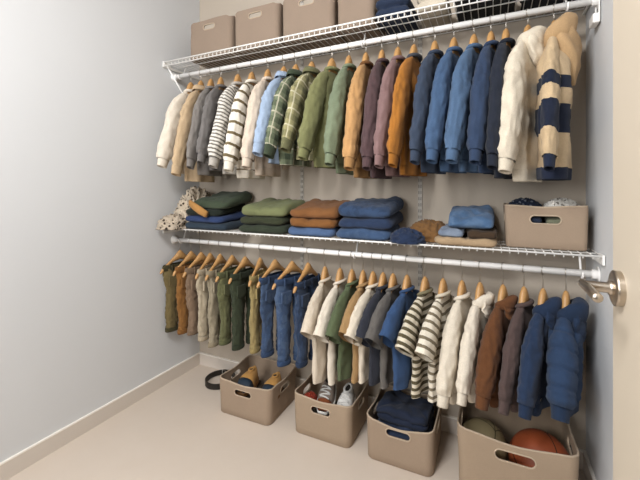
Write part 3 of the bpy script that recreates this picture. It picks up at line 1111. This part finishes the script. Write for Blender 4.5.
# ------------------------------------------------------------------ baskets
def stadium(cx, cz, w, h, n=16):
    r = h / 2
    out = []
    for k in range(n + 1):
        a = -PI / 2 + PI * k / n
        out.append((cx + w / 2 - r + r * math.cos(a), cz + r * math.sin(a)))
    for k in range(n + 1):
        a = PI / 2 + PI * k / n
        out.append((cx - w / 2 + r + r * math.cos(a), cz + r * math.sin(a)))
    return out


def basket(name, label, x0, x1, y0, depth, z, h, seed, mat, hole=(0.10, 0.030, 0.045), group=None, rim=0.005, corner_drop=0.0, r=0.035, side_holes=True, taper=0.97, rz=0.0, bind=True, front_dip=0.0):
    w = x1 - x0
    root = thing(name, label, 'basket', ((x0 + x1) / 2, y0 + depth / 2, z), rz, group)
    th = 0.006
    n = 120

    def top(x, y):
        a = math.atan2(y / depth, x / w)
        q = rim * math.cos(4 * a + PI)
        e = max(0, abs(x) / (w / 2) - 0.80) / 0.20
        e2 = max(0, abs(y) / (depth / 2) - 0.80) / 0.20
        q -= corner_drop * (e * e2) ** 1.0
        q -= front_dip * max(0, -y / depth * 2) * (1 - (2 * x / w) ** 2)
        return h + q + 0.003 * nz(x * 8, y * 8, 0, seed)

    def ring(t, ins, dz=0.0):
        pts = rrect(w - 2 * ins, depth - 2 * ins, max(0.006, r - ins), n)
        s = lerp(taper, 1.0, t)
        out = []
        for x, y in pts:
            b = 0.004 * nz(x * 7, y * 7, t * 3, seed) * t
            out.append((x * s + b, y * s + b * 0.7, t * top(x, y) + dz))
        return out
    m = MB()
    rings = [ring(0, 0.012), ring(0, 0.004), ring(0.02, 0.0005)]
    for t in (0.2, 0.4, 0.6, 0.8, 0.95):
        rings.append(ring(t, 0))
    rings += [ring(1, 0.001), ring(1, th - 0.001)]
    for t in (0.93, 0.75, 0.5, 0.25, 0.05):
        rings.append(ring(t, th))
    rings.append(ring(0.05, th + 0.02))
    m.loft(rings, True, True)
    body = m.build('body', mat, root)
    hw_, hh_, hd = hole
    cz = h - hd
    cut = MB()
    st = stadium(0, cz, hw_, hh_)
    cut.loft([[(x, -depth / 2 - 0.05, zz) for x, zz in st], [(x, -depth / 2 + 0.03, zz) for x, zz in st]], True, True)
    if side_holes:
        for s in (-1, 1):
            st2 = stadium(0.0, cz, hw_ * 0.85, hh_)
            cut.loft([[(s * (w / 2 - 0.03), x, zz) for x, zz in st2], [(s * (w / 2 + 0.05), x, zz) for x, zz in st2]], True, True)
    bm = bmesh.new()
    co = cut.build('cutter', mat, root, smooth=False)
    bm.from_mesh(co.data)
    bmesh.ops.recalc_face_normals(bm, faces=bm.faces)
    bm.to_mesh(co.data)
    bm.free()
    bm = bmesh.new()
    bm.from_mesh(body.data)
    bmesh.ops.recalc_face_normals(bm, faces=bm.faces)
    bm.to_mesh(body.data)
    bm.free()
    bo = body.modifiers.new('cut', 'BOOLEAN')
    bo.operation, bo.object, bo.solver = 'DIFFERENCE', co, 'EXACT'
    dg = bpy.context.evaluated_depsgraph_get()
    dg.update()
    me = bpy.data.meshes.new_from_object(body.evaluated_get(dg))
    body.modifiers.clear()
    body.data = me
    me.polygons.foreach_set('use_smooth', [True] * len(me.polygons))
    try:
        me.set_sharp_from_angle(angle=math.radians(50))
    except Exception:
        pass
    bpy.data.objects.remove(co)
    # bound edges: the rim and the handle openings
    if bind:
        m = MB()
        m.tube([Vector(p) + Vector((0, 0, 0.0005)) for p in ring(1, th / 2)][::2], 0.0040, 8, closed=True)
        m.build('rim_binding', M['binding'], root)

    def ys(zz):
        return lerp(taper, 1.0, zz / h)
    m = MB()
    m.tube([(x, -depth / 2 * ys(zz) + 0.001, zz) for x, zz in stadium(0, cz, hw_ + 0.004, hh_ + 0.004)], 0.0032, 8, closed=True)
    m.build('handle_trim', M['binding'], root)
    if side_holes:
        for s in (-1, 1):
            m = MB()
            m.tube([(s * (w / 2 * ys(zz) - 0.001), x, zz) for x, zz in stadium(0, cz, hw_ * 0.85 + 0.004, hh_ + 0.004)], 0.0032, 8, closed=True)
            m.build('handle_trim', M['binding'], root)
    return root


GB = 'felt baskets on the floor'
basket('storage_basket', 'tan felt basket holding two tan shoes on the floor', -1.372, -1.032, 1.555, 0.315, 0, 0.182, 3.0, M['felt'], (0.105, 0.030, 0.046), GB, rz=0.02)
basket('storage_basket', 'tan felt basket holding sneakers on the floor', -0.913, -0.597, 1.585, 0.305, 0, 0.192, 5.0, M['felt2'], (0.100, 0.032, 0.048), GB)
basket('storage_basket', 'tan felt basket holding folded navy clothes on the floor', -0.525, -0.222, 1.575, 0.305, 0, 0.188, 7.0, M['felt'], (0.105, 0.032, 0.040), GB, front_dip=0.015)
basket('storage_basket', 'largest tan felt basket holding two balls beside the right wall', -0.130, 0.285, 1.555, 0.330, 0, 0.262, 9.0, M['felt2'], (0.135, 0.038, 0.060), GB, front_dip=0.012)
basket('storage_basket', 'tan felt basket holding patterned cloths on the lower wire shelf', 0.048, 0.340, 1.705, 0.205, DL, 0.170, 11.0, M['felt'], (0.105, 0.030, 0.052), None, rim=0.003, r=0.018)
GN = 'felt bins on the upper shelf'
for i, (a, b, lab) in enumerate(((-1.698, -1.370, 'tan felt bin on the upper shelf, nearest the left wall'), (-1.352, -1.048, 'tan felt bin on the upper shelf, second from the left wall'),
                                 (-1.030, -0.722, 'tan felt bin on the upper shelf, third from the left wall'), (-0.706, -0.512, 'tan felt bin on the upper shelf partly behind the navy sweater'))):
    basket('storage_bin', lab, a, b + (0.0 if i < 3 else 0.09 * 0), 1.668, 0.235, DH, 0.226, 13.0 + i, M['feltbin'], (0.085, 0.026, 0.044), GN, rim=0.0, corner_drop=0.020, r=0.03, side_holes=False, taper=0.99, bind=False)

# things in the shelf basket
o = crumple_mesh(0.142, 0.16, 0.060, 21.3, 0.24, n=80, rows=40, freq=4.5).build('crumpled_cloth', F('navy_print', '#232f49', 'spots', '#8a93a8'), loc=(0.126, 1.812, DL + 0.138))
tag(o, 'navy cloth with pale spots in the shelf basket', 'cloth')
o = crumple_mesh(0.138, 0.15, 0.060, 24.8, 0.30, n=80, rows=40, freq=4.5).build('crumpled_cloth', F('pale_print', '#d6d1c8', 'spots', '#8e877e'), loc=(0.264, 1.812, DL + 0.138))
tag(o, 'pale grey crumpled cloth in the shelf basket', 'cloth')
folded('folded_cloth', 'navy folded cloth seen through the shelf basket handle', 'cloth', 0.070, 0.192, 1.808, 0.175, DL + 0.012, 0.118, F('navy_fold', '#2b3852'), 26.0, 3)
folded('folded_cloth', 'grey green folded cloth seen through the shelf basket handle', 'cloth', 0.196, 0.322, 1.808, 0.175, DL + 0.012, 0.118, F('grey_green_fold', '#7d7f63'), 27.0, 3)


# ------------------------------------------------------------------ shoes
def shoe(label, loc, rz, pitch, mats, L=0.19, W=0.072, style='sneaker', group=None, cat='shoe', name='sneaker'):
    """toe towards -y; origin under the middle of the sole"""
    upper, sole, toe, lace, lining = mats
    hole_ = 0.52 if style == 'sneaker' else 0.30
    root = thing(name, label, cat, loc, group=group, rot=(pitch, 0, rz))
    N, n = 26, 24

    def half(t):     # half width along the shoe, t = 0 toe, 1 heel
        k = math.sin(PI * min(1, max(0, (t * 0.94 + 0.03)))) ** 0.42
        return W / 2 * k * (1.02 - 0.16 * sstep(0.35, 0.7, t))

    def height(t):
        return lerp(0.036, 0.064, sstep(0.10, 0.55, t)) * (1 - 0.55 * math.exp(-(t / 0.045) ** 2)) + 0.004 * sstep(0.8, 1, t)

    def section(t, k=1.0, grow=0.0):
        y = (-0.5 + t) * L
        w, h = half(t) + grow, height(t) + grow
        return [(w * math.copysign(abs(math.cos(a)) ** 0.75, math.cos(a)), y, 0.014 + h * max(0, math.sin(a)) ** 0.75 * k) for a in [PI * j / (n - 1) for j in range(n)]]
    m = MB()
    m.loft([section(i / N) for i in range(N + 1)], True, True, closed=True)
    m.build('upper', upper, root)
    m = MB()
    rings = []
    prof = rrect(1, 1, 0.1, 4)
    out = []
    for i in range(N + 1):
        t = i / N
        out.append((half(t) + 0.004, (-0.5 + t) * (L + 0.006)))
    loop = [(x, y) for x, y in out] + [(-x, y) for x, y in out[::-1]]
    m.loft([[(x * k, y * k, zz) for x, y in loop] for zz, k in ((0.0, 0.96), (0.004, 1.0), (0.018, 1.0), (0.020, 0.97))], True, True)
    m.build('sole', sole, root)
    m = MB()
    m.loft([section(t, 1.0, 0.002) for t in (0.0, 0.03, 0.06, 0.1, 0.15, 0.20, 0.24 if style == 'sneaker' else 0.36)], True, True, closed=True)
    m.build('toe_cap', toe, root)
    m = MB()
    ring = [(half(0.78) * hole_ * math.cos(2 * PI * j / 24), (0.26 + 0.26 * hole_ * math.sin(2 * PI * j / 24)) * L, 0) for j in range(24)]

    def zt(y):
        return 0.014 + height(y / L + 0.5)
    m.loft([[(x, y, zt(y) - 0.006) for x, y, _ in ring], [(x, y, zt(y) + 0.0035) for x, y, _ in ring], [(x * 0.8, (y - 0.26 * L) * 0.85 + 0.26 * L, zt(y) + 0.0025) for x, y, _ in ring]], False, True)
    m.build('lining', lining, root)
    m = MB()
    pts = []
    for j in range(24):
        a = 2 * PI * j / 24
        x, y = half(0.78) * (hole_ + 0.06) * math.cos(a), (0.26 + (0.26 * hole_ + 0.02) * math.sin(a)) * L
        pts.append((x, y, zt(y) + 0.003))
    m.tube(pts, 0.0055, 8, closed=True)
    m.build('collar', upper, root)
    if style == 'sneaker':
        for q in range(5):
            t = 0.27 + q * 0.062
            y = (-0.5 + t) * L
            m = MB()
            w = half(t) * 0.62
            m.tube([(w * u, y + (0.006 if q % 2 else -0.006) * u, 0.014 + height(t) * (1 - (0.62 * abs(u)) ** 2.6) ** 0.5 + 0.003) for u in (-1, -0.6, -0.2, 0.2, 0.6, 1)], 0.0034, 8)
            m.build('lace', lace, root)
    return root


m_tan = F('tan_suede', '#c08d45')
m_navy = plain('navy_rubber', '#2b3846', 0.5)
m_rub = plain('brown_rubber', '#6e4a24', 0.6)
m_dark = plain('shoe_lining', '#1d1914', 0.9)
o = folded('folded_cloth', 'dark cloth lining the basket of tan shoes', 'cloth', -1.325, -1.062, 1.690, 0.24, 0.010, 0.082, F('dark_brown_cloth', '#4a3a28'), 81.0, 1)
for px, lab in ((250, 'tan shoe with dark navy toe, beside the curved left side of its basket'), (274, 'tan shoe with dark navy toe, nearer the trouser hems and sneaker basket')):
    shoe(lab, (x_at(px, 1.69), 1.672, 0.104), 0.10, math.radians(4), (m_tan, m_rub, m_navy, m_tan, m_dark), L=0.165, W=0.100, style='slip', group='tan shoes in the basket', name='shoe')
m_white = F('white_canvas', '#dcd9d3')
m_wsole = plain('white_rubber', '#e2dfd8', 0.5)
m_greyb = F('blue_grey_mesh', '#8d9aa6')
m_brown = F('rust_suede', '#8b4a24')
m_taupe = F('taupe_mesh', '#8d7d70')
folded('folded_cloth', 'grey cloth lining the basket of sneakers', 'cloth', -0.885, -0.628, 1.715, 0.20, 0.010, 0.085, F('grey_cloth', '#77726a'), 83.0, 1)
GS = 'sneakers in the basket'
shoe('taupe sneaker with rust toe and white laces', (-0.772, 1.708, 0.134), 0.15, math.radians(15), (m_taupe, m_wsole, m_brown, m_white, m_dark), L=0.19, W=0.086, group=GS)
shoe('white sneaker with pale blue grey toe', (-0.664, 1.700, 0.120), 0.05, math.radians(13), (m_white, m_wsole, m_greyb, m_white, m_dark), L=0.18, W=0.082, group=GS)
o = crumple_mesh(0.075, 0.11, 0.050, 31.0, 0.25).build('rolled_cloth', F('red_knit', '#b03a1f'), loc=(-0.868, 1.690, 0.100))
tag(o, 'small red rolled cloth beside the taupe sneaker', 'cloth')

# navy clothes in the third basket
folded('folded_sweater', 'navy folded sweater lowest in the floor basket', 'folded sweater', -0.505, -0.242, 1.706, 0.215, 0.010, 0.085, F('basket_navy_low', '#27344f'), 85.0, 2, 'navy clothes in the floor basket')
folded('folded_sweater', 'navy folded sweater in the middle of the floor basket pile', 'folded sweater', -0.500, -0.245, 1.700, 0.220, 0.097, 0.060, F('basket_navy_mid', '#2a3a58'), 86.0, 1, 'navy clothes in the floor basket', amp=0.008, rz=0.05)
folded('folded_sweater', 'blackish navy folded sweater on top of the floor basket pile', 'folded sweater', -0.485, -0.250, 1.712, 0.205, 0.160, 0.062, F('basket_navy_top', '#222d45'), 87.0, 2, 'navy clothes in the floor basket', amp=0.009, rz=-0.06)


# ------------------------------------------------------------------ balls
def ball(name, label, loc, r, hexc, seam, rot):
    t = NT(name + '_skin', 0.55)
    sep = t.n('ShaderNodeSeparateXYZ')
    t.l(t.coord(), sep.inputs[0])
    X, Y, Z = sep.outputs
    w = 0.0022
    lines = [t.math('LESS_THAN', t.math('ABSOLUTE', X), w), t.math('LESS_THAN', t.math('ABSOLUTE', Z), w)]
    for s in (1, -1):
        k = t.math('SUBTRACT', t.math('ABSOLUTE', X), t.math('ADD', t.math('MULTIPLY', t.math('MULTIPLY', Z, Z), 0.9 / r * -1), 0.62 * r))
        lines.append(t.math('LESS_THAN', t.math('ABSOLUTE', k), w))
    acc = lines[0]
    for q in lines[1:]:
        acc = t.math('MAXIMUM', acc, q)
    b = lin(hexc)
    col = t.mix(t.noise(10, 3), dim(b, 0.85), dim(b, 1.12))
    t.color(t.mix(acc, col, lin(seam)))
    vo = t.n('ShaderNodeTexVoronoi')
    vo.inputs['Scale'].default_value = 260
    t.l(t.coord(), vo.inputs['Vector'])
    t.bump(vo.outputs['Distance'], 0.35, 0.001)
    m = MB()
    rings = [[(r * math.cos(p) * math.cos(2 * PI * j / 64), r * math.cos(p) * math.sin(2 * PI * j / 64), r * math.sin(p)) for j in range(64)] for p in [lerp(-PI / 2 + 0.01, PI / 2 - 0.01, i / 40) for i in range(41)]]
    m.loft(rings, True, True)
    o = m.build(name, t.m, loc=loc)
    o.rotation_euler = rot
    return tag(o, label, 'ball')


ball('basketball', 'orange brown basketball with dark seams in the largest basket', (0.174, 1.700, 0.012 + 0.113), 0.113, '#964826', '#2a1a12', (0.5, 0.3, 0.4))
ball('ball', 'olive beige ball with dark seams beside the basketball', (-0.038, 1.735, 0.012 + 0.098), 0.098, '#948664', '#453e2a', (0.9, 0.5, 0.2))

# ------------------------------------------------------------------ coiled belt on the floor
root = thing('coiled_belt', 'black coiled leather belt on the floor beside the basket of tan shoes', 'belt', (-1.560, 1.795, 0.0))
m = MB()
rings = []
for i in range(97):
    a = 2 * PI * 1.9 * i / 96 + 2.0
    r = 0.084 + 0.010 * i / 96
    z0 = 0.004
    ca, sa = math.cos(a), math.sin(a)
    rings.append([(r * ca * 0.92, r * sa, z0), ((r + 0.0035) * ca * 0.92, (r + 0.0035) * sa, z0), ((r + 0.0035) * ca * 0.92, (r + 0.0035) * sa, z0 + 0.032), (r * ca * 0.92, r * sa, z0 + 0.032)])
m.loft(rings, True, True)
o = m.build('strap', M['black'], root, smooth=False)
m = MB()
a = 2.0
m.tube([(0.077 * 0.9 * math.cos(2.0) + q[0], 0.077 * math.sin(2.0) + q[1], 0.020 + q[2]) for q in ((-0.012, 0, -0.018), (0.012, 0, -0.018), (0.012, 0, 0.018), (-0.012, 0, 0.018))], 0.0022, 8, closed=True)
m.build('buckle', M['steel'], root)
